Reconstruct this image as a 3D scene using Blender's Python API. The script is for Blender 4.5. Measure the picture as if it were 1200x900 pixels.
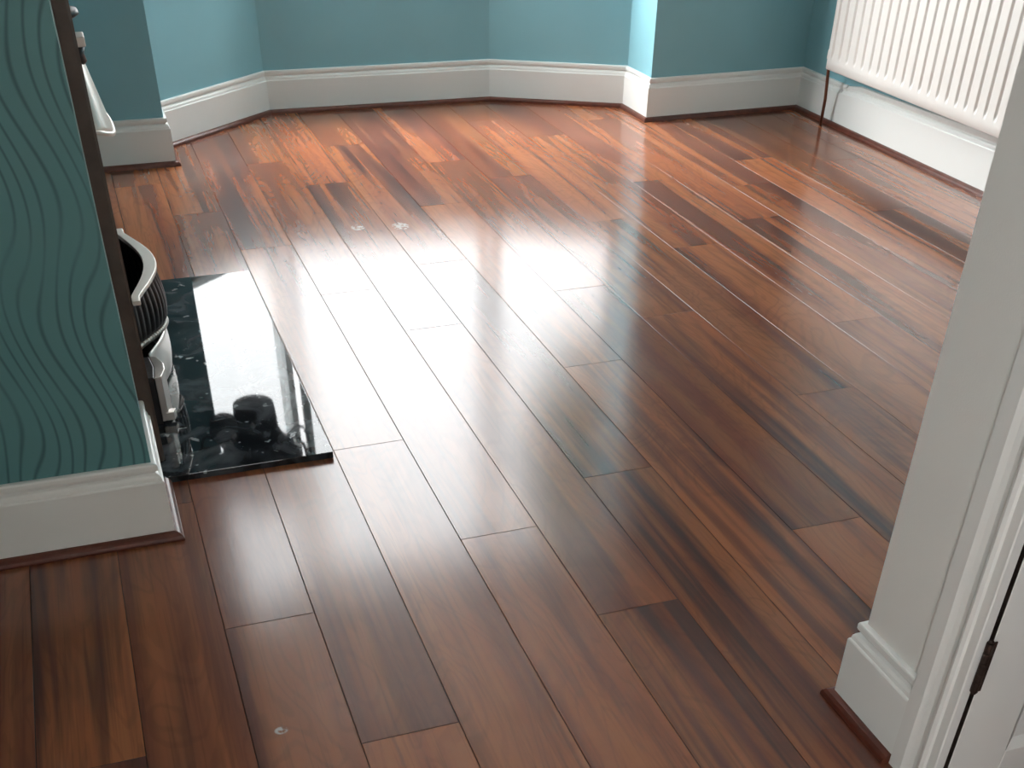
import bpy, math, random
from mathutils import Vector, Matrix
random.seed(7)
for o in list(bpy.data.objects): bpy.data.objects.remove(o)
S = bpy.context.scene
COL = S.collection

# ------------------------------------------------------------------ camera
CAM_H = 1.42
F_PX, PITCH, ROLL, YAW = 1312.7, 0.697794, 0.013589, 0.343516
cam = bpy.data.cameras.new('camera'); camo = bpy.data.objects.new('camera', cam); COL.objects.link(camo)
cy, sy, cp, sp = math.cos(YAW), math.sin(YAW), math.cos(PITCH), math.sin(PITCH)
fw = Vector((sy*cp, cy*cp, -sp)); rt = Vector((cy, -sy, 0)); up = rt.cross(fw)
r_ = rt*math.cos(ROLL) + up*math.sin(ROLL); u_ = up*math.cos(ROLL) - rt*math.sin(ROLL)
M = Matrix((r_, u_, -fw)).transposed().to_4x4(); M.translation = Vector((0, 0, CAM_H))
camo.matrix_world = M
cam.sensor_width = 36; cam.sensor_fit = 'HORIZONTAL'; cam.lens = F_PX/1200*36
cam.shift_y = 350/1200; cam.clip_start = 0.02; cam.clip_end = 200
S.camera = camo

# ------------------------------------------------------------------ world, light, exposure
S.view_settings.view_transform = 'Standard'; S.view_settings.look = 'None'
S.view_settings.gamma = 1; S.view_settings.use_curve_mapping = False
S.view_settings.exposure = 0.60
SKY = 7.6
w = bpy.data.worlds.new('overcast_sky'); S.world = w; w.use_nodes = True
nt = w.node_tree; bg = nt.nodes['Background']
bg.inputs[1].default_value = SKY
# overcast sky: about twice as bright overhead as at the horizon
_t = nt.nodes.new('ShaderNodeTexCoord'); _s = nt.nodes.new('ShaderNodeSeparateXYZ'); nt.links.new(_t.outputs['Generated'], _s.inputs[0])
_r = nt.nodes.new('ShaderNodeValToRGB'); nt.links.new(_s.outputs[2], _r.inputs[0])
_r.color_ramp.elements[0].position = 0.0; _r.color_ramp.elements[0].color = (.47, .475, .48, 1)
_r.color_ramp.elements[1].position = .75; _r.color_ramp.elements[1].color = (1.08, 1.09, 1.105, 1)
# added sky boost to the left and overhead, fills the room with light
_a = nt.nodes.new('ShaderNodeMapRange'); _a.interpolation_type = 'SMOOTHSTEP'; nt.links.new(_s.outputs[0], _a.inputs[0])
for _i, _v in ((1, -.05), (2, -.75), (3, 0.0), (4, 1.8)): _a.inputs[_i].default_value = _v
_b = nt.nodes.new('ShaderNodeMapRange'); _b.interpolation_type = 'SMOOTHSTEP'; nt.links.new(_s.outputs[2], _b.inputs[0])
for _i, _v in ((1, .62), (2, .92), (3, 1.0), (4, 2.7)): _b.inputs[_i].default_value = _v
_m = nt.nodes.new('ShaderNodeMath'); nt.links.new(_a.outputs[0], _m.inputs[0]); nt.links.new(_b.outputs[0], _m.inputs[1])
_w = nt.nodes.new('ShaderNodeVectorMath'); _w.operation = 'SCALE'; nt.links.new(_r.outputs[0], _w.inputs[0]); nt.links.new(_m.outputs[0], _w.inputs['Scale'])
nt.links.new(_w.outputs[0], bg.inputs[0])

def portal(loc, tgt, sx, sz):
    l = bpy.data.lights.new('window_portal', 'AREA'); l.shape = 'RECTANGLE'; l.size = sx; l.size_y = sz
    l.cycles.is_portal = True
    o = bpy.data.objects.new('window_portal', l); COL.objects.link(o); o.location = loc
    o.rotation_euler = (Vector(tgt)-Vector(loc)).to_track_quat('-Z', 'Y').to_euler()

# ------------------------------------------------------------------ materials
def mat(name, col, rough=.5, metal=0, spec=.5, coat=0, bump=None, var=None):
    m = bpy.data.materials.new(name); m.use_nodes = True
    n = m.node_tree.nodes; L = m.node_tree.links; b = n['Principled BSDF']
    b.inputs['Base Color'].default_value = (*col, 1); b.inputs['Roughness'].default_value = rough
    b.inputs['Metallic'].default_value = metal; b.inputs['Specular IOR Level'].default_value = spec
    b.inputs['Coat Weight'].default_value = coat
    tc = n.new('ShaderNodeTexCoord')
    if bump:
        sc, st = bump
        t = n.new('ShaderNodeTexNoise'); t.inputs['Scale'].default_value = sc; t.inputs['Detail'].default_value = 4
        L.new(tc.outputs['Object'], t.inputs['Vector'])
        bp = n.new('ShaderNodeBump'); bp.inputs['Strength'].default_value = st; bp.inputs['Distance'].default_value = .002
        L.new(t.outputs['Fac'], bp.inputs['Height']); L.new(bp.outputs[0], b.inputs['Normal'])
    if var:
        sc, amt = var
        t = n.new('ShaderNodeTexNoise'); t.inputs['Scale'].default_value = sc; t.inputs['Detail'].default_value = 3
        L.new(tc.outputs['Object'], t.inputs['Vector'])
        rmp = n.new('ShaderNodeMapRange'); rmp.inputs[1].default_value = .3; rmp.inputs[2].default_value = .7
        rmp.inputs[3].default_value = 1-amt; rmp.inputs[4].default_value = 1+amt
        L.new(t.outputs['Fac'], rmp.inputs[0])
        mx = n.new('ShaderNodeVectorMath'); mx.operation = 'SCALE'; mx.inputs[0].default_value = col
        L.new(rmp.outputs[0], mx.inputs['Scale']); L.new(mx.outputs[0], b.inputs['Base Color'])
    return m

TEAL = (0.225, 0.465, 0.525)
M_teal = mat('teal_paint', TEAL, .55, bump=(260, .15), var=(2.5, .04))
M_white = mat('white_gloss_paint', (0.81, 0.82, 0.79), .32, bump=(40, .08))
M_offwhite = mat('offwhite_wall_paint', (0.80, 0.79, 0.75), .6, bump=(300, .2))
M_door = mat('door_paint', (0.76, 0.76, 0.73), .4, bump=(60, .08))
M_ceil = mat('ceiling_paint', (0.88, 0.87, 0.85), .8)
M_rad = mat('radiator_enamel', (0.80, 0.775, 0.735), .3)
M_bead = mat('brown_beading', (0.105, 0.026, 0.014), .32, var=(30, .25))
M_gap = mat('board_joint', (0.012, 0.006, 0.004), .8)
M_brown = mat('surround_timber', (0.085, 0.055, 0.040), .38, var=(25, .2))
M_iron = mat('black_cast_iron', (0.018, 0.017, 0.018), .38, metal=.3, bump=(90, .3))
M_steel = mat('polished_iron', (0.66, 0.62, 0.58), .28, metal=.75, bump=(120, .15))
M_cream = mat('polished_rim', (0.80, 0.75, 0.68), .33, metal=.35)
M_soot = mat('soot', (0.012, 0.011, 0.011), .9, bump=(40, .6))
M_coal = mat('coal', (0.02, 0.02, 0.022), .5, bump=(60, 1))
M_copper = mat('tarnished_copper', (0.17, 0.065, 0.035), .4, metal=.4)
M_rust_and_shade = mat('old_hinge_metal_and_gap_shade', (0.045, 0.030, 0.024), .5, metal=.6, bump=(200, .6), var=(60, .5))
M_black = mat('black_gloss_metal', (0.014, 0.012, 0.016), .3)
M_fabric = mat('dark_fabric_shade', (0.020, 0.016, 0.022), .8, bump=(300, .4))
M_chrome = mat('chrome', (0.8, 0.8, 0.82), .12, metal=1)
M_crystal = mat('crystal', (0.75, 0.75, 0.78), .05, spec=1)
M_upvc = mat('window_frame_white', (0.78, 0.78, 0.77), .3)
M_leaf = mat('tree_leaves', (0.035, 0.06, 0.02), .6, var=(6, .3))
M_bark = mat('tree_bark', (0.06, 0.045, 0.03), .9, bump=(20, 1))
M_ground = mat('paving', (0.28, 0.27, 0.26), .9, bump=(30, .5), var=(3, .1))

def glass_mat():
    m = bpy.data.materials.new('window_glass'); m.use_nodes = True; n = m.node_tree.nodes; L = m.node_tree.links
    n.clear(); o = n.new('ShaderNodeOutputMaterial'); t = n.new('ShaderNodeBsdfTransparent'); g = n.new('ShaderNodeBsdfGlossy')
    t.inputs[0].default_value = (.96, .97, .97, 1); g.inputs['Roughness'].default_value = .02
    x = n.new('ShaderNodeMixShader'); x.inputs[0].default_value = .07
    L.new(t.outputs[0], x.inputs[1]); L.new(g.outputs[0], x.inputs[2]); L.new(x.outputs[0], o.inputs[0]); return m
M_glass = glass_mat()

def N(nodes, kind, **kw):
    n = nodes.new(kind)
    for k, v in kw.items():
        if k[0] == 'i' and k[1:].isdigit(): n.inputs[int(k[1:])].default_value = v
        else: setattr(n, k, v)
    return n

def wallpaper_mat():
    m = bpy.data.materials.new('wavy_wallpaper'); m.use_nodes = True; n = m.node_tree.nodes; L = m.node_tree.links
    b = n['Principled BSDF']; b.inputs['Roughness'].default_value = .5
    tc = N(n, 'ShaderNodeTexCoord'); sx = N(n, 'ShaderNodeSeparateXYZ'); L.new(tc.outputs['Object'], sx.inputs[0])
    def mth(op, a, b_=None, c=None):
        k = N(n, 'ShaderNodeMath', operation=op)
        for i, v in enumerate((a, b_, c)):
            if v is None: continue
            if isinstance(v, (int, float)): k.inputs[i].default_value = v
            else: L.new(v, k.inputs[i])
        return k.outputs[0]
    h = mth('ADD', sx.outputs[0], sx.outputs[1])          # horizontal run along either face
    z = sx.outputs[2]
    w1 = mth('SINE', mth('ADD', mth('MULTIPLY', z, 13.0), mth('MULTIPLY', h, 9.0)))
    w2 = mth('SINE', mth('ADD', mth('MULTIPLY', z, 13.0), 1.2))
    ph = mth('ADD', mth('ADD', mth('MULTIPLY', h, 215.0), mth('MULTIPLY', w1, 3.2)), mth('MULTIPLY', w2, 3.4))
    ph = mth('ADD', ph, mth('MULTIPLY', mth('SINE', mth('ADD', mth('MULTIPLY', h, 48.0), mth('MULTIPLY', z, 9.0))), 1.3))
    s = mth('ABSOLUTE', mth('SINE', mth('MULTIPLY', ph, .5)))
    # |sin| near zero -> thin line
    rp = N(n, 'ShaderNodeMapRange', interpolation_type='SMOOTHSTEP'); rp.inputs[1].default_value = .0; rp.inputs[2].default_value = .60
    rp.inputs[3].default_value = 1; rp.inputs[4].default_value = 0; L.new(s, rp.inputs[0])
    brk = N(n, 'ShaderNodeTexNoise'); brk.inputs['Scale'].default_value = 2.6; L.new(tc.outputs['Object'], brk.inputs['Vector'])
    br = N(n, 'ShaderNodeMapRange'); br.inputs[1].default_value = .35; br.inputs[2].default_value = .55; L.new(brk.outputs[0], br.inputs[0])
    f = mth('MULTIPLY', rp.outputs[0], mth('ADD', mth('MULTIPLY', br.outputs[0], .65), .22))
    mx = N(n, 'ShaderNodeMix', data_type='RGBA'); L.new(f, mx.inputs[0])
    mx.inputs[6].default_value = (0.105, 0.265, 0.275, 1); mx.inputs[7].default_value = (0.040, 0.115, 0.130, 1)
    L.new(mx.outputs[2], b.inputs['Base Color'])
    g = N(n, 'ShaderNodeTexNoise'); g.inputs['Scale'].default_value = 500; L.new(tc.outputs['Object'], g.inputs['Vector'])
    hh = mth('ADD', mth('MULTIPLY', g.outputs[0], .5), f)
    bp = N(n, 'ShaderNodeBump'); bp.inputs['Strength'].default_value = .25; bp.inputs['Distance'].default_value = .001
    L.new(hh, bp.inputs['Height']); L.new(bp.outputs[0], b.inputs['Normal'])
    return m
M_paper = wallpaper_mat()

def floor_mat():
    m = bpy.data.materials.new('laminate_boards'); m.use_nodes = True; n = m.node_tree.nodes; L = m.node_tree.links
    b = n['Principled BSDF']
    tc = N(n, 'ShaderNodeTexCoord')
    at = N(n, 'ShaderNodeAttribute', attribute_name='board'); asx = N(n, 'ShaderNodeSeparateXYZ'); L.new(at.outputs['Vector'], asx.inputs[0])
    r1, r2, r3 = asx.outputs
    # offset the grain per board
    off = N(n, 'ShaderNodeVectorMath', operation='SCALE'); L.new(at.outputs['Vector'], off.inputs[0]); off.inputs['Scale'].default_value = 37.0
    ad = N(n, 'ShaderNodeVectorMath', operation='ADD'); L.new(tc.outputs['Object'], ad.inputs[0]); L.new(off.outputs[0], ad.inputs[1])
    def grain(sx, sy, detail, dist, rough=.55):
        mp = N(n, 'ShaderNodeMapping'); mp.inputs['Scale'].default_value = (sx, sy, 1); L.new(ad.outputs[0], mp.inputs[0])
        t = N(n, 'ShaderNodeTexNoise'); t.inputs['Scale'].default_value = 1; t.inputs['Detail'].default_value = detail
        t.inputs['Distortion'].default_value = dist; t.inputs['Roughness'].default_value = rough
        L.new(mp.outputs[0], t.inputs['Vector']); return t.outputs['Fac']
    def mr(v, a, b_, c=0, d=1):
        k = N(n, 'ShaderNodeMapRange', interpolation_type='SMOOTHSTEP'); L.new(v, k.inputs[0])
        for i, q in enumerate((a, b_, c, d)): k.inputs[i+1].default_value = q
        return k.outputs[0]
    def mix(f, a, c):
        k = N(n, 'ShaderNodeMix', data_type='RGBA')
        if isinstance(f, float): k.inputs[0].default_value = f
        else: L.new(f, k.inputs[0])
        for i, v in ((6, a), (7, c)):
            if isinstance(v, tuple): k.inputs[i].default_value = (*v, 1)
            else: L.new(v, k.inputs[i])
        return k.outputs[2]
    def mul(a, c):
        k = N(n, 'ShaderNodeMath', operation='MULTIPLY')
        for i, v in enumerate((a, c)):
            if isinstance(v, float): k.inputs[i].default_value = v
            else: L.new(v, k.inputs[i])
        return k.outputs[0]
    def add(a, c):
        k = N(n, 'ShaderNodeMath', operation='ADD')
        for i, v in enumerate((a, c)):
            if isinstance(v, float): k.inputs[i].default_value = v
            else: L.new(v, k.inputs[i])
        return k.outputs[0]
    broad = grain(10, .50, 2, .7, .45)         # wide long bands of colour
    mid = grain(32, .9, 3, .8, .5)          # streaks
    fine = grain(150, 3.0, 4, .4)        # pores
    cath = grain(5, 1.3, 2, 1.6)         # swirls
    patch = grain(3.2, .8, 1, .6, .4)
    base = mix(r1, (0.210, 0.062, 0.038), (0.390, 0.122, 0.050))
    c = mix(mul(mr(broad, .36, .66), .85), base, (0.43, 0.155, 0.062))
    dk = mr(add(mul(broad, .46), add(mul(mid, .28), mul(patch, .26))), .55, .385)
    c = mix(mul(dk, mr(r2, .1, .9, .35, .95)), c, (0.100, 0.043, 0.036))
    rng = N(n, 'ShaderNodeMath', operation='SINE'); L.new(mul(cath, 60.0), rng.inputs[0])
    c = mix(mul(mr(rng.outputs[0], .2, 1.0), .16), c, (0.09, 0.034, 0.024))
    c = mix(mul(mr(mid, .52, .30), .30), c, (0.070, 0.028, 0.021))
    c = mix(mul(mr(fine, .47, .32), .22), c, (0.06, 0.025, 0.018))
    hs = N(n, 'ShaderNodeHueSaturation'); L.new(c, hs.inputs['Color']); L.new(mr(r3, 0, 1, .62, .90), hs.inputs['Value'])
    hs.inputs['Saturation'].default_value = 1.0
    # scuffs: a few worn pale flecks and one hairline scratch, where the photo shows them
    col = hs.outputs[0]
    sxyz = N(n, 'ShaderNodeSeparateXYZ'); L.new(tc.outputs['Object'], sxyz.inputs[0])
    sn = N(n, 'ShaderNodeTexNoise'); sn.inputs['Scale'].default_value = 70; sn.inputs['Detail'].default_value = 3; L.new(tc.outputs['Object'], sn.inputs['Vector'])
    for (px, py, rx, ry) in SCUFFS:
        dx = N(n, 'ShaderNodeMath', operation='MULTIPLY_ADD'); L.new(sxyz.outputs[0], dx.inputs[0]); dx.inputs[1].default_value = 1/rx; dx.inputs[2].default_value = -px/rx
        dy = N(n, 'ShaderNodeMath', operation='MULTIPLY_ADD'); L.new(sxyz.outputs[1], dy.inputs[0]); dy.inputs[1].default_value = 1/ry; dy.inputs[2].default_value = -py/ry
        s = add(mul(dx.outputs[0], dx.outputs[0]), mul(dy.outputs[0], dy.outputs[0]))
        f = mul(mr(s, 1.0, .5), mr(sn.outputs[0], .40, .58))
        col = mix(mul(f, .8), col, (0.55, 0.50, 0.45))
    L.new(col, b.inputs['Base Color'])
    rr = N(n, 'ShaderNodeTexNoise'); rr.inputs['Scale'].default_value = 2.2; rr.inputs['Detail'].default_value = 3; L.new(tc.outputs['Object'], rr.inputs['Vector'])
    L.new(mr(rr.outputs[0], .3, .7, FR[0], FR[1]), b.inputs['Roughness'])
    b.inputs['Specular IOR Level'].default_value = .56; b.inputs['IOR'].default_value = 1.56
    bp = N(n, 'ShaderNodeBump'); bp.inputs['Strength'].default_value = .10; bp.inputs['Distance'].default_value = .0006
    L.new(add(fine, mul(mid, .6)), bp.inputs['Height']); L.new(bp.outputs[0], b.inputs['Normal'])
    return m
SCUFFS = [(1.06, 4.30, .035, .05), (.90, 4.33, .03, .035), (.115, 1.60, .014, .012)]
FR = (.155, .185)
M_floor = floor_mat()

def granite_mat():
    m = mat('polished_black_granite', (0.012, 0.014, 0.016), .03, spec=.5)
    n = m.node_tree.nodes; L = m.node_tree.links; b = n['Principled BSDF']; b.inputs['IOR'].default_value = 1.47
    tc = n['Texture Coordinate']
    v = N(n, 'ShaderNodeTexNoise'); v.inputs['Scale'].default_value = 9; v.inputs['Detail'].default_value = 6; v.inputs['Distortion'].default_value = 1.2
    L.new(tc.outputs['Object'], v.inputs['Vector'])
    a = N(n, 'ShaderNodeMapRange'); L.new(v.outputs[0], a.inputs[0]); a.inputs[1].default_value = .44; a.inputs[2].default_value = .66
    mx = N(n, 'ShaderNodeMix', data_type='RGBA'); L.new(a.outputs[0], mx.inputs[0])
    mx.inputs[6].default_value = (0.010, 0.013, 0.016, 1); mx.inputs[7].default_value = (0.075, 0.085, 0.095, 1)
    f = N(n, 'ShaderNodeTexNoise'); f.inputs['Scale'].default_value = 34; f.inputs['Detail'].default_value = 2; L.new(tc.outputs['Object'], f.inputs['Vector'])
    a2 = N(n, 'ShaderNodeMapRange'); L.new(f.outputs[0], a2.inputs[0]); a2.inputs[1].default_value = .68; a2.inputs[2].default_value = .74
    m2 = N(n, 'ShaderNodeMix', data_type='RGBA'); L.new(a2.outputs[0], m2.inputs[0]); L.new(mx.outputs[2], m2.inputs[6]); m2.inputs[7].default_value = (.30, .33, .34, 1)
    L.new(m2.outputs[2], b.inputs['Base Color']); return m
M_granite = granite_mat()

# ------------------------------------------------------------------ mesh helpers
def link(name, verts, faces, material, parent=None, smooth=False, mats=None, fm=None):
    me = bpy.data.meshes.new(name); me.from_pydata([tuple(v) for v in verts], [], faces)
    me.validate(); me.update()
    for k in (mats or [material]): me.materials.append(k)
    if fm:
        for p, i in zip(me.polygons, fm): p.material_index = i
    if smooth:
        for p in me.polygons: p.use_smooth = True
    o = bpy.data.objects.new(name, me); COL.objects.link(o)
    if parent: o.parent = parent
    import bmesh
    bm = bmesh.new(); bm.from_mesh(me); bmesh.ops.recalc_face_normals(bm, faces=bm.faces); bm.to_mesh(me); bm.free()
    return o
class MB:
    def __init__(s): s.v = []; s.f = []
    def add(s, v, f):
        k = len(s.v); s.v += [tuple(q) for q in v]; s.f += [tuple(i+k for i in q) for q in f]
    def box(s, x0, x1, y0, y1, z0, z1):
        s.add([(x, y, z) for z in (z0, z1) for (x, y) in ((x0, y0), (x1, y0), (x1, y1), (x0, y1))],
              [(3, 2, 1, 0), (4, 5, 6, 7), (0, 1, 5, 4), (1, 2, 6, 5), (2, 3, 7, 6), (3, 0, 4, 7)])
    def prism(s, poly, z0, z1):
        n = len(poly)
        s.add([(x, y, z0) for x, y in poly]+[(x, y, z1) for x, y in poly],
              [tuple(range(n-1, -1, -1)), tuple(range(n, 2*n))]+[(i, (i+1) % n, n+(i+1) % n, n+i) for i in range(n)])
    def tube(s, pts, r, n=10, caps=True):
        pts = [Vector(p) for p in pts]; rings = []
        for i, p in enumerate(pts):
            d = (pts[min(i+1, len(pts)-1)]-pts[max(i-1, 0)]).normalized()
            a = d.cross(Vector((0, 0, 1)) if abs(d.z) < .9 else Vector((1, 0, 0))).normalized(); c = d.cross(a)
            rr = r[i] if isinstance(r, (list, tuple)) else r
            rings.append([p+a*rr*math.cos(t)+c*rr*math.sin(t) for t in [2*math.pi*j/n for j in range(n)]])
        v = [q for g in rings for q in g]; m = len(pts)
        f = [(i*n+j, i*n+(j+1) % n, (i+1)*n+(j+1) % n, (i+1)*n+j) for i in range(m-1) for j in range(n)]
        if caps: f += [tuple(range(n-1, -1, -1)), tuple((m-1)*n+j for j in range(n))]
        s.add(v, f)
    def lathe(s, c, prof, n=20, rx=1, ry=1, caps=True):
        v = [(c[0]+r*rx*math.cos(2*math.pi*j/n), c[1]+r*ry*math.sin(2*math.pi*j/n), c[2]+z) for r, z in prof for j in range(n)]
        m = len(prof); f = [(i*n+j, i*n+(j+1) % n, (i+1)*n+(j+1) % n, (i+1)*n+j) for i in range(m-1) for j in range(n)]
        if caps: f += [tuple(range(n-1, -1, -1)), tuple((m-1)*n+j for j in range(n))]
        s.add(v, f)
    def grid(s, fn, nu, nv):
        s.add([fn(i/nu, j/nv) for i in range(nu+1) for j in range(nv+1)],
              [(i*(nv+1)+j, (i+1)*(nv+1)+j, (i+1)*(nv+1)+j+1, i*(nv+1)+j+1) for i in range(nu) for j in range(nv)])
    def build(s, name, m, parent=None, smooth=False, bevel=0, solid=0):
        o = link(name, s.v, s.f, m, parent, smooth)
        if solid:
            k = o.modifiers.new('solid', 'SOLIDIFY'); k.thickness = solid; k.offset = 0
        if bevel:
            k = o.modifiers.new('bevel', 'BEVEL'); k.width = bevel; k.segments = 2; k.limit_method = 'ANGLE'
        return o
def tag(o, label, cat, group=None, kind=None):
    o['label'] = label
    if cat: o['category'] = cat
    if group: o['group'] = group
    if kind: o['kind'] = kind
    return o
def struct(o): o['kind'] = 'structure'; return o
def empty(name, loc):
    o = bpy.data.objects.new(name, None); COL.objects.link(o); o.location = loc; o.empty_display_size = .1; return o
def bring(root):
    """parts are written in room coordinates; keep them there under a root that stands at the thing's base"""
    bpy.context.view_layer.update()
    def rec(p):
        for c in p.children: rec(c)
    inv = root.matrix_world.inverted()
    for c in root.children: c.matrix_parent_inverse = inv

# ------------------------------------------------------------------ the room shell
CEIL = 3.10
P_near0, P_near1 = (-.62, 2.357), (-.016, 2.357)
BAY = [(.318, 5.38), (.318, 5.66), (.868, 6.14), (2.008, 6.088), (2.628, 5.748), (2.628, 5.467)]
RX = 3.475; RY = 5.480
JX, JY = 1.170, 1.335

# tone of single boards: (row, near end, (warmth, darkness of figure, value))
TONE = [(6, 1.916, (.25, .98, .35)), (8, 2.544, (.3, .9, .45)), (8, .963, (.8, .2, .8)), (6, .335, (.85, .25, .75)), (4, 2.297, (.2, .95, .35)), (4, .716, (.3, .9, .35)),
        (5, 1.341, (.9, .75, .6)), (7, 1.617, (.95, .7, .6)), (3, 1.748, (.35, .3, .7)), (3, .167, (.4, .75, .45)), (3, 3.31, (.5, .9, .4)), (3, 4.916, (.95, .3, .9)),
        (2, .54, (.5, .1, .75)), (2, 2.121, (.4, .2, .7)), (1, 1.053, (.45, .15, .75)), (0, -.064, (.7, .1, .85)), (0, 1.517, (.3, .3, .55)),
        (-1, .366, (.35, .45, .45)), (-1, 1.947, (.4, .2, .5)), (-2, .9, (.3, .3, .5)), (9, 2.179, (.7, .5, .7)), (10, 2.969, (.6, .5, .7)), (11, 3.2, (.6, .4, .8))]
# floor: laminate boards running away from the camera, one mesh
def build_floor():
    W = .1892; X0 = .2485; Lb = 1.581; g = .0007
    phase = {-1: 1.947, 0: 1.517, 1: 2.634, 2: 2.121, 3: 1.748, 4: 2.297, 5: 2.922, 6: 1.916, 7: 1.617, 8: 2.544, 9: 2.179, 10: 2.969}
    v, f, bd = [], [], []
    rnd = random.Random(11)
    for k in range(-10, 18):
        x0, x1 = X0+k*W, X0+(k+1)*W
        ph = phase.get(k, rnd.uniform(0, Lb)); y = ph - Lb*math.ceil((ph+3.2)/Lb)
        while y < 6.4:
            a = [x0+g, x1-g, y+g, y+Lb-g]; n0 = len(v)
            rr = (rnd.random(), rnd.random(), rnd.random())
            for (kk, ya, q) in TONE:
                if kk == k and abs(ya-y) < .25: rr = tuple(q_+.013*rr[i] for i, q_ in enumerate(q))
            c = .0006
            v += [(a[0], a[2], -c), (a[1], a[2], -c), (a[1], a[3], -c), (a[0], a[3], -c),
                  (a[0]+c, a[2]+c, 0), (a[1]-c, a[2]+c, 0), (a[1]-c, a[3]-c, 0), (a[0]+c, a[3]-c, 0)]
            f += [(n0+4, n0+5, n0+6, n0+7)]+[(n0+i, n0+(i+1) % 4, n0+4+(i+1) % 4, n0+4+i) for i in range(4)]
            bd += [rr]*8; y += Lb
    n0 = len(v); v += [(-2, -3.2, -.0035), (6, -3.2, -.0035), (6, 6.4, -.0035), (-2, 6.4, -.0035)]; bd += [(0, 0, 0)]*4
    f.append((n0, n0+1, n0+2, n0+3))
    # slab below, gives the floor its thickness
    me = bpy.data.meshes.new('floor'); me.from_pydata(v, [], f); me.update()
    me.materials.append(M_floor); me.materials.append(M_gap)
    for p in me.polygons: p.material_index = 0
    me.polygons[len(f)-1].material_index = 1
    a = me.attributes.new('board', 'FLOAT_VECTOR', 'POINT')
    for i, q in enumerate(bd): a.data[i].vector = q
    o = bpy.data.objects.new('floor', me); COL.objects.link(o); return struct(o)
build_floor()
b = MB(); b.box(-2.0, 6.0, -3.3, 6.5, CEIL, CEIL+.1); struct(b.build('ceiling', M_ceil))

def wall_seg(mb, a, c, z0, z1, th=.12, e0=0, e1=0):
    """slab whose room face runs a->c with the room on its right"""
    a, c = Vector(a), Vector(c); d = (c-a).normalized(); n = Vector((-d.y, d.x))
    p = a-d*e0; q = c+d*e1
    mb.prism([p, q, q+n*th, p+n*th], z0, z1)

# chimney breast, with the firebox opening
OY0, OY1, OZ = 3.06, 3.50, .62
b = MB()
b.prism([(-.62, 2.357), (-.016, 2.357), (-.016, OY0), (-.62, OY0)], 0, CEIL)
b.prism([(-.62, OY1), (-.016, OY1), (-.016, 4.20), (-.62, 4.20)], 0, CEIL)
b.prism([(-.62, OY0), (-.016, OY0), (-.016, OY1), (-.62, OY1)], OZ, CEIL)
struct(b.build('wall_chimney_breast', M_paper))
b = MB(); b.box(-.64, -.40, OY0, OY1, 0, OZ); struct(b.build('wall_firebox_back', M_soot))

b = MB(); b.box(-.74, -.62, 2.357, 5.5, 0, CEIL); struct(b.build('wall_left', M_teal))
LY0, LY1, LZ0, LZ1 = -1.55, -.55, .95, 2.15
b = MB(); b.box(-.74, -.62, -3.2, LY0, 0, CEIL); b.box(-.74, -.62, LY1, 2.357, 0, CEIL); b.box(-.74, -.62, LY0, LY1, 0, LZ0); b.box(-.74, -.62, LY0, LY1, LZ1, CEIL)
struct(b.build('wall_left_rear', M_offwhite))
b = MB(); b.prism([(-.74, 5.38), (.318, 5.38), (.318, 5.66), (.24, 5.74), (-.74, 5.74)], 0, CEIL); struct(b.build('wall_bay_pier_left', M_teal))
SILL, HEAD = .655, 2.90
def bay_wall(name, a, c, e0, e1):
    b = MB(); wall_seg(b, a, c, 0, SILL, .14, e0, e1); wall_seg(b, a, c, HEAD, CEIL, .14, e0, e1)
    struct(b.build(name, M_teal))
bay_wall('wall_bay_left', BAY[1], BAY[2], 0, 0)
bay_wall('wall_bay_centre', BAY[2], BAY[3], .055, .05)
bay_wall('wall_bay_right', BAY[3], BAY[4], 0, .05)
b = MB(); b.prism([BAY[5], (RX+.12, RY), (RX+.12, 5.80), (2.66, 5.80), BAY[4]], 0, CEIL); struct(b.build('wall_bay_pier_right', M_teal))
b = MB(); b.box(RX, RX+.12, JY-.12, 5.80, 0, CEIL); struct(b.build('wall_right', M_teal))
b = MB()
b.box(JX, RX, JY-.10, JY, 0, CEIL)
b.box(JX, JX+.03, 1.150, JY-.1, 0, CEIL)
struct(b.build('wall_stub', M_offwhite))
DZ = 2.02
b = MB(); b.box(JX, JX+.10, .28, 1.15, DZ, CEIL); b.box(JX, JX+.10, -3.2, .28, 0, CEIL); struct(b.build('wall_door_side', M_offwhite))
b = MB(); b.box(2.2, 2.3, -3.2, JY-.1, 0, CEIL); struct(b.build('wall_hall', M_offwhite))
# rear wall with an unseen window, added to light the room from behind
b = MB(); RWX0, RWX1, RWZ0, RWZ1 = .15, .95, 1.0, 2.1
b.box(-.74, RWX0, -3.3, -3.2, 0, CEIL); b.box(RWX1, 2.3, -3.3, -3.2, 0, CEIL)
b.box(RWX0, RWX1, -3.3, -3.2, 0, RWZ0); b.box(RWX0, RWX1, -3.3, -3.2, RWZ1, CEIL)
struct(b.build('wall_rear', M_offwhite))
b = MB(); b.box(-60, 60, 6.6, 80, -.5, -.45); b.box(-60, -1.2, -60, 6.5, -.5, -.45); b.box(-1.2, 60, -60, -4, -.5, -.45); struct(b.build('ground', M_ground))

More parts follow.
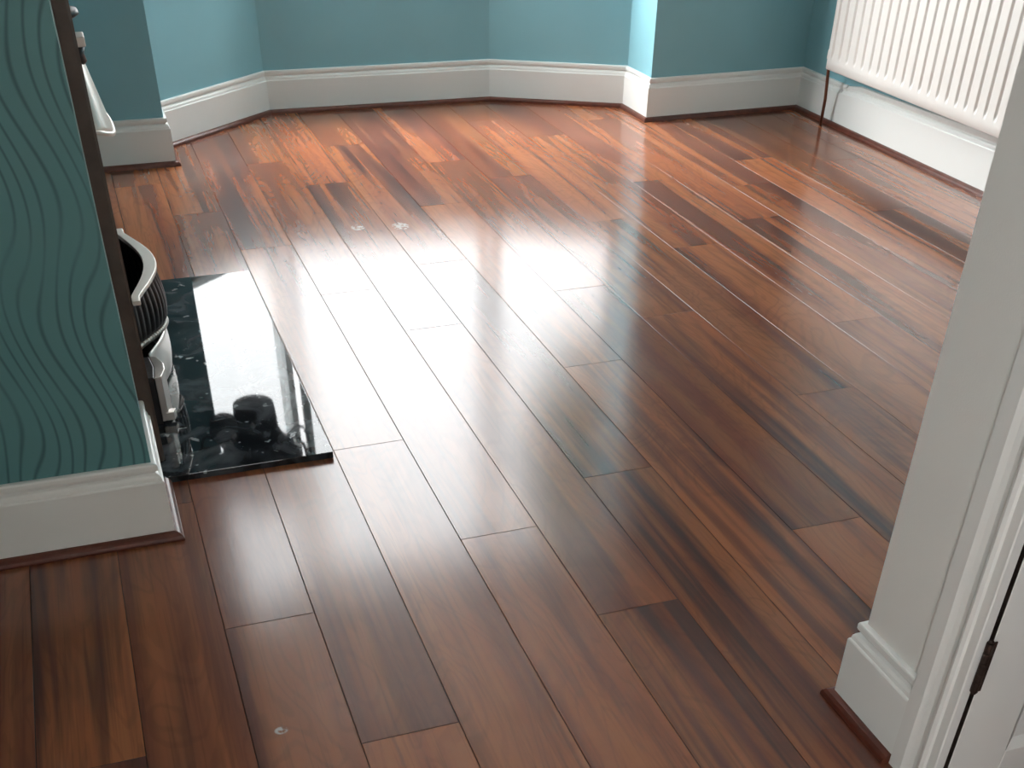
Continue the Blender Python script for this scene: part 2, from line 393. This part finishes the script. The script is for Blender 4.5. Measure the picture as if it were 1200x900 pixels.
# ------------------------------------------------------------------ windows
def window(name, a, c, z0, z1, mull=(), transom=None, inset=(.05, .05), sill=True, rear=False):
    a, c = Vector(a), Vector(c); d = (c-a).normalized(); n = Vector((-d.y, d.x)); L = (c-a).length
    def P(s, t): return a+d*s+n*t
    def bar(mb, s0, s1, t0, t1, zz0, zz1): mb.prism([P(s0, t0), P(s1, t0), P(s1, t1), P(s0, t1)], zz0, zz1)
    fr = MB(); i0, i1 = inset
    bar(fr, 0, i0, .04, .11, z0, z1); bar(fr, L-i1, L, .04, .11, z0, z1)
    bar(fr, i0, L-i1, .04, .11, z0, z0+.06); bar(fr, i0, L-i1, .04, .11, z1-.06, z1)
    for m in mull: bar(fr, m*L-.022, m*L+.022, .045, .105, z0+.06, z1-.06)
    if transom: bar(fr, i0, L-i1, .045, .105, transom-.022, transom+.022)
    root = struct(fr.build(name, M_upvc, bevel=.004))
    g = MB(); bar(g, i0-.01, L-i1+.01, .070, .074, z0+.05, z1-.05); g.build('window_pane', M_glass, root)
    if sill:
        s = MB(); bar(s, -.0, L+.0, -.03, .05, z0-.022, z0+.002); s.build('window_sill', M_white, root, bevel=.005)
    mid = P(L/2, .16); tg = P(L/2, -1)
    portal((mid.x, mid.y, (z0+z1)/2), (tg.x, tg.y, (z0+z1)/2), L, z1-z0)
window('window_1', BAY[1], BAY[2], SILL, HEAD)
window('window_2', BAY[2], BAY[3], SILL, HEAD)
window('window_3', BAY[3], BAY[4], SILL, HEAD)
window('window_fill_rear', (RWX1, -3.2), (RWX0, -3.2), RWZ0, RWZ1, sill=False)
window('window_fill_left', (-.62, LY0), (-.62, LY1), LZ0, LZ1, sill=False)  # unseen side window, added to throw light on the door wall

# ------------------------------------------------------------------ skirting boards and brown beading
SK = [(0, .188), (.007, .188), (.0105, .1865), (.0120, .183), (.0120, .174), (.0105, .1705), (.005, .1675), (.005, .164),
      (.0115, .161), (.0150, .156), (.0160, .151), (.0160, .1485), (.0185, .147), (.020, .144), (.020, .10), (.020, .05), (.020, 0)]
def sweep(mb, path, prof, ends=None):
    """prof: (outward, z); the room lies to the right of the path"""
    path = [Vector(p) for p in path]; m = len(path); rings = []
    nrm = []
    for i in range(m-1):
        d = (path[i+1]-path[i]).normalized(); nrm.append(Vector((d.y, -d.x)))
    for i in range(m):
        if i == 0: mt = nrm[0]
        elif i == m-1: mt = nrm[-1]
        else:
            s = (nrm[i-1]+nrm[i]).normalized(); mt = s/s.dot(nrm[i])
        rings.append([(path[i].x+mt.x*o, path[i].y+mt.y*o, z) for o, z in prof]+[(path[i].x, path[i].y, 0)])
    if ends:
        for i, fn in ends.items(): rings[i] = [fn(q) for q in rings[i]]
    k = len(prof)+1; v = [q for r in rings for q in r]
    f = [(i*k+j, (i+1)*k+j, (i+1)*k+(j+1) % k, i*k+(j+1) % k) for i in range(m-1) for j in range(k)]
    f += [tuple(range(k)), tuple((m-1)*k+j for j in range(k-1, -1, -1))]
    mb.add(v, f)
def skirt(name, path, ends=None, bead=None, h=1.0):
    b = MB(); sweep(b, path, [(o, z*h) for o, z in SK], ends); o = struct(b.build(name, M_white)); return o
BD = [(.020, .019), (.025, .0185), (.031, .016), (.036, .011), (.038, .005), (.038, 0)]
nb = [0]
def bead(path):
    nb[0] += 1; b = MB(); sweep(b, path, [(.0, .0005)]+BD); struct(b.build('trim_%d' % nb[0], M_bead))
def both(name, path): skirt(name, path); bead(path)
skirt('baseboard_chimney_breast', [(-.62, 2.357), (-.016, 2.357), (-.016, 2.676)])
bead([(-.62, 2.357), (-.016, 2.357), (-.016, 2.592)])
both('baseboard_chimney_far', [(-.016, 3.955), (-.016, 4.20), (-.62, 4.20)])
both('baseboard_bay', [(-.62, 5.38), (.318, 5.38), (.318, 5.66), (.868, 6.14), (2.008, 6.088), (2.628, 5.748), (2.628, 5.467), (RX, RY), (RX, 5.18)])
# split joint by the pipe: the scribed end of the next length leaves a crooked crack
CR = [(.188, 5.050), (.176, 5.056), (.163, 5.092), (.156, 5.086), (.144, 5.122), (.10, 5.128), (.05, 5.140), (0, 5.148)]
def crack(z):
    for (z1, y1), (z0, y0) in zip(CR[:-1], CR[1:]):
        if z >= z0: t = (z-z0)/(z1-z0); return y0+(y1-y0)*t
    return CR[-1][1]
skirt('baseboard_right_corner', [(RX, 5.18), (RX, 5.10)], ends={1: lambda q: (q[0], crack(q[2])+.005, q[2])})
skirt('baseboard_right', [(RX, 5.10), (RX, 4.95), (RX, 3.85), (RX, JY), (JX+.5, JY)],
      ends={0: lambda q: (q[0], crack(q[2])-.005, q[2]*1.0), 1: lambda q: (q[0], q[1], q[2]*1.09), 2: lambda q: (q[0], q[1], q[2]*1.20), 3: lambda q: (q[0], q[1], q[2]*1.1)})
bead([(RX, 5.18), (RX, JY), (JX+.5, JY)])
both('baseboard_stub', [(JX+.5, JY), (JX, JY), (JX, 1.163)])
skirt('baseboard_door_side', [(JX, .21), (JX, -3.2)])
skirt('baseboard_left', [(-.62, -3.2), (-.62, 2.335)])

# ------------------------------------------------------------------ door, its lining and architrave
def architrave():
    # section: (along wall from opening edge, outward from wall)
    sec = [(0, 0), (0, .017), (.002, .019), (.019, .019), (.022, .023), (.028, .026), (.034, .024), (.038, .018), (.046, .012), (.056, .011), (.064, .015), (.070, .020), (.0725, .022), (.102, .022), (.104, .020), (.104, 0)]
    b = MB(); y1, y0 = 1.059, .26
    for yy, sg in ((y1, 1), (y0, -1)):
        n = len(sec); v = []
        for z in (0, DZ+.0):
            v += [(JX-o, yy+sg*s, z) for s, o in sec]
        b.add(v, [tuple(range(n)), tuple(range(2*n-1, n-1, -1))]+[(i, (i+1) % n, n+(i+1) % n, n+i) for i in range(n)])
    n = len(sec); v = []
    for y in (y0-.104, y1+.104): v += [(JX-o, y, DZ+s) for s, o in sec]
    b.add(v, [tuple(range(n)), tuple(range(2*n-1, n-1, -1))]+[(i, (i+1) % n, n+(i+1) % n, n+i) for i in range(n)])
    return struct(b.build('trim_door_architrave', M_door))
architrave().name = 'trim_11'
b = MB()
b.box(JX+.0005, JX+.022, 1.098, 1.15, 0, DZ+.03); b.box(JX+.0005, JX+.10, .21, .26, 0, DZ+.03); b.box(JX+.0005, JX+.10, .26, 1.150, DZ, DZ+.03)
struct(b.build('trim_12', M_door))
# open door leaf standing square to the wall, face towards the camera
def door():
    X0, X1, Y0, Y1 = JX+.0080, JX+.785, 1.056, 1.092
    st, rl = .117, .22
    b = MB()
    b.box(X0, X0+st, Y0, Y1, .006, 1.99); b.box(X1-st, X1, Y0, Y1, .006, 1.99)
    b.box(X0+st, X1-st, Y0, Y1, .006, .08); b.box(X0+st, X1-st, Y0, Y1, .92, 1.08); b.box(X0+st, X1-st, Y0, Y1, 1.87, 1.99)
    xm = (X0+X1)/2; b.box(xm-.05, xm+.05, Y0, Y1, .08, .92); b.box(xm-.05, xm+.05, Y0, Y1, 1.08, 1.87)
    root = struct(b.build('door_1', M_door, bevel=.002))
    for xa, xb in ((X0+st, xm-.05), (xm+.05, X1-st)):
        for za, zb in ((.08, .92), (1.08, 1.87)):
            p = MB(); p.box(xa, xb, Y0+.012, Y1-.012, za, zb)
            # ovolo moulding round the panel and raised field
            q = .018
            for k in range(4):
                pass
            p.add([(xa, Y0, za), (xb, Y0, za), (xb, Y0, zb), (xa, Y0, zb), (xa+q, Y0+.0119, za+q), (xb-q, Y0+.0119, za+q), (xb-q, Y0+.0119, zb-q), (xa+q, Y0+.0119, zb-q)],
                  [(0, 1, 5, 4), (1, 2, 6, 5), (2, 3, 7, 6), (3, 0, 4, 7)])
            p.build('door_panel', M_door, root)
    h = MB(); hx, hy, z0 = JX-.001, 1.0525, .253
    for i in range(5):
        h.lathe((hx, hy, z0+i*.020), [(.0062, .0005), (.0066, .002), (.0066, .017), (.0062, .0195)], n=12)
    h.lathe((hx, hy, z0-.005), [(.002, 0), (.0045, .002), (.0045, .005)], n=10); h.lathe((hx, hy, z0+.1), [(.0045, 0), (.0045, .003), (.002, .005)], n=10)
    h.box(hx, hx+.012, hy-.002, hy, z0, z0+.10)
    e = MB(); e.box(X0-.0012, X0-.0001, Y0+.001, Y1-.001, .008, 1.988); e.build('gap_shade_strip', M_rust_and_shade, root)  # dark strip on the leaf edge, paints in the shade of the gap
    ho = h.build('hinge', M_rust_and_shade, root, smooth=False); ho['label'] = 'dark rusty butt hinge'
    k = MB(); k.lathe((X1-.06, Y0-.055, 1.0), [(.001, -.02), (.02, -.012), (.026, 0), (.02, .012), (.001, .02)], n=16); k.tube([(X1-.06, Y0, 1.0), (X1-.06, Y0-.05, 1.0)], .008)
    k.build('door_knob', M_chrome, root)
door()

# ------------------------------------------------------------------ hearth
b = MB(); b.box(-.0155, .430, 2.594, 3.950, .0003, .018)
tag(b.build('hearth_slab', M_granite, bevel=.0015), 'polished black granite hearth slab lying on the wooden floor before the fireplace', 'hearth')

# ------------------------------------------------------------------ timber surround
FC = 3.272
def surround():
    root = empty('fire_surround', (-.014, FC, .018))
    tag(root, 'dark brown painted timber fire surround standing upright against the teal chimney breast', 'fireplace surround')
    for sg in (-1, 1):
        ya, yb = FC+sg*.594, FC+sg*.47; y0, y1 = min(ya, yb), max(ya, yb)
        b = MB(); b.prism([(-.0155, y0), (.012, y0), (.0175, y0+.006), (.0175, y1-.006), (.012, y1), (-.0155, y1)], .0185, 1.08)
        b.build('pilaster', M_brown, root)
        c = MB(); c.box(-.0155, .08, y0+.02, y1-.02, 1.12, 1.18); c.build('corbel', M_brown, root, bevel=.006)
    b = MB(); b.box(-.0155, .0175, FC-.594, FC+.594, 1.0802, 1.19); b.build('frieze', M_brown, root, bevel=.003)
    b = MB(); b.box(-.0155, .15, FC-.66, FC+.66, 1.1905, 1.225); b.build('mantelshelf', M_brown, root, bevel=.008)
    bring(root)
surround()

# ------------------------------------------------------------------ cast iron fireplace insert
def insert():
    root = empty('cast_iron_fireplace', (0, FC, .018))
    tag(root, 'black cast iron fireplace with polished hood and bow fronted grate', 'fireplace')
    # plate with an arched opening
    ah, az, R = .21, .38, .21
    inner, outer = [], []
    n = 24
    inner.append((FC-ah, .0185)); outer.append((FC-.468, .0185))
    tc = math.atan2(1.079-az, .468)
    for t in sorted([math.pi*i/n for i in range(n+1)]+[tc, math.pi-tc], reverse=True):
        inner.append((FC+R*math.cos(t), az+R*math.sin(t)))
        ux, uz = math.cos(t), math.sin(t); k = max(abs(ux)/.468, abs(uz)/(1.079-az)); outer.append((FC+ux/k, az+uz/k))
    inner.append((FC+ah, .0185)); outer.append((FC+.468, .0185))
    m = len(inner); v = []
    for x in (-.0155, .006):
        v += [(x, y, z) for y, z in outer]+[(x, y, z) for y, z in inner]
    f = []
    for i in range(m-1):
        f += [(i, i+1, m+i+1, m+i), (2*m+i, 3*m+i, 3*m+i+1, 2*m+i+1), (m+i, m+i+1, 3*m+i+1, 3*m+i), (i, 2*m+i, 2*m+i+1, i+1)]
    b = MB(); b.add(v, f); b.build('front_plate', M_iron, root)
    # arch bead
    b = MB(); b.tube([(.008, y, z) for y, z in inner], .007, 8); b.build('arch_moulding', M_steel, root, smooth=True)
    # fire box behind
    b = MB(); b.grid(lambda u, w: (-.018-.30*math.sin(math.pi*min(max(u, 0), 1))**.6, FC-.20+.40*u, .02+.56*w), 16, 6)
    b.build('fireback', M_soot, root)
    # canopy hood: bellies out from the arch, its lip standing proud
    ZT, ZB = .835, .645
    def hood(u, w):
        z = ZT+(ZB-ZT)*w; hw = .05+.12*w**.8; t = u*2-1
        x0 = .008; px = .010+.045*w**.95
        return (x0+px*(1-abs(t)**2.6)**.6 if abs(t) < 1 else x0, FC+.03+hw*t, z+.035*w*(t*t))
    b = MB(); b.grid(hood, 28, 12); b.build('hood', M_cream, root, smooth=True, solid=.004)
    def lip(u):
        p = hood(u, 1.0); return (p[0]+.002, p[1], p[2])
    b = MB(); b.tube([lip(i/28) for i in range(29)], .0055, 8); b.build('hood_lip', M_cream, root, smooth=True)
    # small cast ornaments above the hood
    b = MB(); b.lathe((.006, FC, .900), [(.001, -.0), (.020, .003), (.034, .012), (.030, .022), (.012, .026), (.001, .027)], n=18, ry=1.6); b.build('boss', M_iron, root, smooth=True)
    b = MB(); b.box(.004, .040, FC-.035, FC+.035, .845, .867); b.build('keystone', M_cream, root, bevel=.003)
    b = MB(); b.lathe((.010, FC, .800), [(.016, 0), (.026, .010), (.022, .026), (.028, .044)], n=16, ry=1.4); b.build('rosette', M_iron, root, smooth=True)
    b = MB(); b.lathe((.006, FC, .950), [(.001, 0), (.028, .006), (.024, .020), (.030, .028), (.001, .034)], n=16, ry=1.8); b.build('boss', M_cream, root, smooth=True)
    # bowed grate
    YC, HW = 3.285, .295
    def bow(t):
        t = abs(t); return math.cos(math.pi/2*min(t, 1))**1.25
    def flare(t): return .010*max(0, (abs(t)-.86)/.14)
    def rim(mb, z0, z1, out, wd, hw):
        K = 48; v = []
        for i in range(K+1):
            t = -1+2*i/K; y = YC+hw*t; xo = .030+(out-.030)*bow(t)+flare(t); xi = xo-wd*(.55+.45*bow(t))
            v += [(xi, y, z0), (xo, y, z0), (xo+.002, y, (z0+z1)/2), (xo, y, z1), (xi, y, z1)]
        f = [(i*5+j, (i+1)*5+j, (i+1)*5+(j+1) % 5, i*5+(j+1) % 5) for i in range(K) for j in range(5)]+[(4, 3, 2, 1, 0), tuple(K*5+j for j in range(5))]
        mb.add(v, f)
    b = MB(); rim(b, .300, .312, .106, .034, HW); b.build('grate_rim', M_cream, root, bevel=.0015)
    def apron(u, w):
        t = -1+2*u; z = .2995-.15*w; y = YC+(HW-.02-.10*w)*t
        x = .012+(.080+.018*math.sin(math.pi*.8*w))*bow(t*.97)+.0045*abs(math.sin(math.pi*18*u))*(1 if 0 < w < 1 else 0)
        return (x, y, z)
    b = MB(); b.grid(apron, 144, 14); b.build('fluted_apron', M_iron, root, smooth=True, solid=.003)
    b = MB()
    for i in range(37):
        u = i/36; p = apron(u, 1.0); b.lathe((p[0]+.002, p[1], p[2]-.008), [(.001, -.007), (.006, -.004), (.0075, 0), (.006, .005), (.001, .008)], n=8)
    K = 40; b.tube([(lambda p: (p[0]-.001, p[1], p[2]-.013))(apron(i/K, 1.0)) for i in range(K+1)], .0065, 8)
    b.build('beaded_band', M_steel, root, smooth=True)
    def ash(u, w):
        t = -1+2*u; z = .136-.116*w; y = YC+.215*t
        return (.018+(.078+.006*math.sin(math.pi*w))*bow(t*.8), y, z)
    b = MB(); b.grid(ash, 40, 8); b.build('ashpan_cover', M_steel, root, smooth=True, solid=.004)
    # stepped cheeks either side of the ashpan
    for sg in (-1, 1):
        yy = YC+sg*.335
        b = MB(); b.prism([(.006, yy-.07), (.034, yy-.07), (.040, yy), (.034, yy+.07), (.006, yy+.07)], .0185, .150)
        b.build('cheek_block', M_iron, root, bevel=.003)
        c = MB(); c.prism([(.0345, yy-.069), (.052, yy-.066), (.066, yy-.02), (.066, yy+.02), (.052, yy+.066), (.0345, yy+.069), (.0405, yy)], .026, .150)
        k = .024; c.prism([(.045, yy-.069), (.066, yy-.069), (.074, yy-.045), (.055, yy-.045)], .0185+.008, .026+k)
        c.build('cheek_plate', M_steel, root, bevel=.002)
    for i in range(5):
        x = -.15+i*.035; b = MB(); b.tube([(x, YC-.19, .17), (x, YC+.19, .17)], .007, 8); b.build('fire_bar', M_iron, root)
    bring(root)
insert()
rnd = random.Random(3)
for i in range(8):
    c = Vector((-.135+.062*(i % 2), FC-.10+.075*(i//2), .210+.004*(i % 3))); r = .027
    pr = [(.001, -1), (.7, -.7), (1, -.1), (.85, .5), (.4, .9), (.001, 1)]
    b = MB(); b.lathe(c, [(a*r*rnd.uniform(.85, 1.05), z*r) for a, z in pr], n=7, ry=rnd.uniform(.9, 1.15))
    tag(b.build('coal_lump', M_coal), 'dark coal lump lying on the bars inside the bow fronted grate', 'coal', 'coal lumps in the grate')

# ------------------------------------------------------------------ radiator
def radiator():
    Y1, L = 5.092, 1.60; Y0 = Y1-L; Z0, Z1 = .257, .857; XF = 3.352
    root = empty('radiator', (RX-.06, (Y0+Y1)/2, Z0))
    tag(root, 'long white ribbed panel radiator hung low on the right hand wall', 'radiator')
    pitch = .0625; g0 = 3.870-.0625*6
    def face(u, w):
        return None
    # front panel: profile along y, flutes between z .315 and .80
    ys = []; y = Y0
    npt = 24
    prof = []
    k = 0
    yy = Y0
    N_ = int(round(L/pitch*npt))
    zs = [Z0, Z0+.004, .300, .306, .312, .320, .332, .36, .5, .65, .78, .79, .80, .808, .814, Z1-.004, Z1]
    dep = [0, 0, 0, .05, .3, .7, 1, 1, 1, 1, 1, .8, .35, .1, 0, 0, 0]
    xo = [.006, 0]+[0]*13+[0, .006]
    v = []
    for i in range(N_+1):
        y = Y0+L*i/N_; ph = ((y-g0)/pitch) % 1.0
        d = min(ph, 1-ph)*pitch                     # distance to the groove
        g = max(0, 1-(d/.0095)**2)**.8 if d < .0095 else 0
        edge = 1 if (Y0+.028 < y < Y1-.028) else 0
        for z, dd, x_ in zip(zs, dep, xo):
            v.append((XF+x_+.0085*g*dd*edge-.0*dd, y, z))
    m = len(zs); f = [(i*m+j, (i+1)*m+j, (i+1)*m+j+1, i*m+j+1) for i in range(N_) for j in range(m-1)]
    b = MB(); b.add(v, f)
    b.build('front_panel', M_rad, root, smooth=True, solid=.0015)
    b = MB(); b.box(XF+.018, XF+.024, Y0, Y1, Z0+.002, Z1-.002)
    for i in range(48):
        y = Y0+.03+i*(L-.06)/47; b.box(XF+.024, XF+.058, y-.0006, y+.0006, Z0+.03, Z1-.03)
    b.build('convector_fins', M_rad, root)
    b = MB(); b.box(XF+.0015, XF+.0178, Y0+.001, Y1-.001, Z0+.0015, Z0+.012); b.build('bottom_edge', M_rad, root, bevel=.003)
    for ya, yb in ((Y0-.004, Y0), (Y1, Y1+.004)):
        b = MB(); b.box(XF+.002, XF+.060, ya, yb, Z0+.012, Z1-.002); b.build('side_cover', M_rad, root, bevel=.002)
    b = MB()
    b.box(XF+.001, XF+.006, Y0, Y1, Z1+.0005, Z1+.006); b.box(XF+.054, XF+.060, Y0, Y1, Z1+.0005, Z1+.006)
    for i in range(64):
        y = Y0+.012+i*(L-.024)/63; b.box(XF+.006, XF+.054, y-.004, y+.004, Z1+.001, Z1+.005)
    b.build('top_grille', M_rad, root)
    for yb in (Y0+.2, Y1-.2):
        b = MB(); b.box(XF+.058, RX-.0005, yb-.02, yb+.02, Z0+.06, Z1-.06); b.build('wall_bracket', M_rad, root, bevel=.002)
    b = MB(); b.lathe((XF+.030, Y1+.026, .292), [(.010, 0), (.015, .004), (.015, .036), (.012, .044), (.004, .046)], n=16)
    b.tube([(XF+.030, Y1+.005, .315), (XF+.030, Y1+.020, .315)], .010, 12)
    b.build('lockshield_valve', M_rad, root)
    bring(root)
    b = MB(); b.tube([(XF+.030, Y1+.026, .2915), (XF+.034, Y1+.028, .24), (XF+.052, Y1+.040, .12), (XF+.058, Y1+.052, .0008)], .0075, 12)
    tag(b.build('heating_pipe', M_copper, smooth=True), 'thin brown heating pipe rising from the floor to the left end of the radiator', 'pipe')
radiator()

# ------------------------------------------------------------------ pendant chandelier hanging in the bay (seen mirrored in the hearth)
def chandelier():
    X, Y = .475, 5.30
    root = empty('pendant_chandelier', (X, Y, CEIL))
    tag(root, 'black pendant chandelier with crystal drops hanging by the left bay window', 'chandelier')
    b = MB(); b.lathe((X, Y, CEIL-.03), [(.02, 0), (.055, .012), (.06, .03)], n=20); b.tube([(X, Y, CEIL-.03), (X, Y, 1.78)], .005, 8); b.build('ceiling_rose_and_stem', M_black, root)
    b = MB(); b.lathe((X+.03, Y, 1.12), [(.095, .03), (.098, .032), (.104, .10), (.108, .17), (.13, .22), (.17, .26), (.205, .33), (.215, .42), (.21, .47)], n=32); b.build('fabric_shade', M_fabric, root, smooth=True, solid=.004)
    b = MB(); b.lathe((X-.13, Y-.02, 1.18), [(.03, 0), (.065, .02), (.075, .09), (.05, .14), (.02, .15)], n=16); b.build('candle_cup', M_fabric, root, smooth=True)
    for k in range(6):
        a = k*math.pi/3+.4; p = []
        for i in range(15):
            t = i/14; r = .02+.30*math.sin(t*math.pi*.62); p.append((X+r*math.cos(a), Y+.45*r*math.sin(a), 1.62-.30*math.sin(t*math.pi)+.02*t))
        b = MB(); b.tube(p, .008, 8); e = p[-1]; b.lathe((e[0], e[1], e[2]-.01), [(.012, 0), (.035, .012), (.04, .03), (.012, .034), (.011, .09)], n=12); b.build('arm', M_black, root, smooth=True)
    for (dx, dz, s) in ((-.10, 1.24, .022), (-.12, 1.28, .016), (.0, 1.205, .018), (.05, 1.47, .02), (-.2, 1.4, .012)):
        b = MB(); b.lathe((X+dx, Y-.135, dz), [(.001, -1.3*s), (.7*s, -.3*s), (.8*s, 0), (.001, .9*s)], n=8); b.build('crystal_drop', M_crystal, root)
    bring(root)
chandelier()

# ------------------------------------------------------------------ tree outside the right window
def tree():
    X, Y = 7.4, 15.0
    root = empty('garden_tree', (X, Y, -.45)); tag(root, 'leafy tree standing outside beyond the right bay window', 'tree')
    b = MB(); b.tube([(X, Y, -.45), (X+.1, Y, 2.5), (X+.05, Y, 5.6)], [.22, .16, .09], 12); b.build('trunk', M_bark, root, smooth=True)
    rnd = random.Random(5); b = MB()
    for i in range(5200):
        while True:
            p = Vector((rnd.uniform(-1, 1), rnd.uniform(-1, 1), rnd.uniform(-1, 1)))
            if .35 < p.length < 1: break
        c = Vector((X+p.x*1.9, Y+p.y*1.9, 7.6+p.z*2.3)); a = Vector((rnd.gauss(0, 1), rnd.gauss(0, 1), rnd.gauss(0, 1))).normalized(); q = a.orthogonal().normalized(); s = a.cross(q)
        L_ = .17; b.add([c-q*L_, c-s*L_*.5, c+q*L_, c+s*L_*.5], [(0, 1, 2, 3)])
    b.build('foliage', M_leaf, root)
    bring(root)
tree()
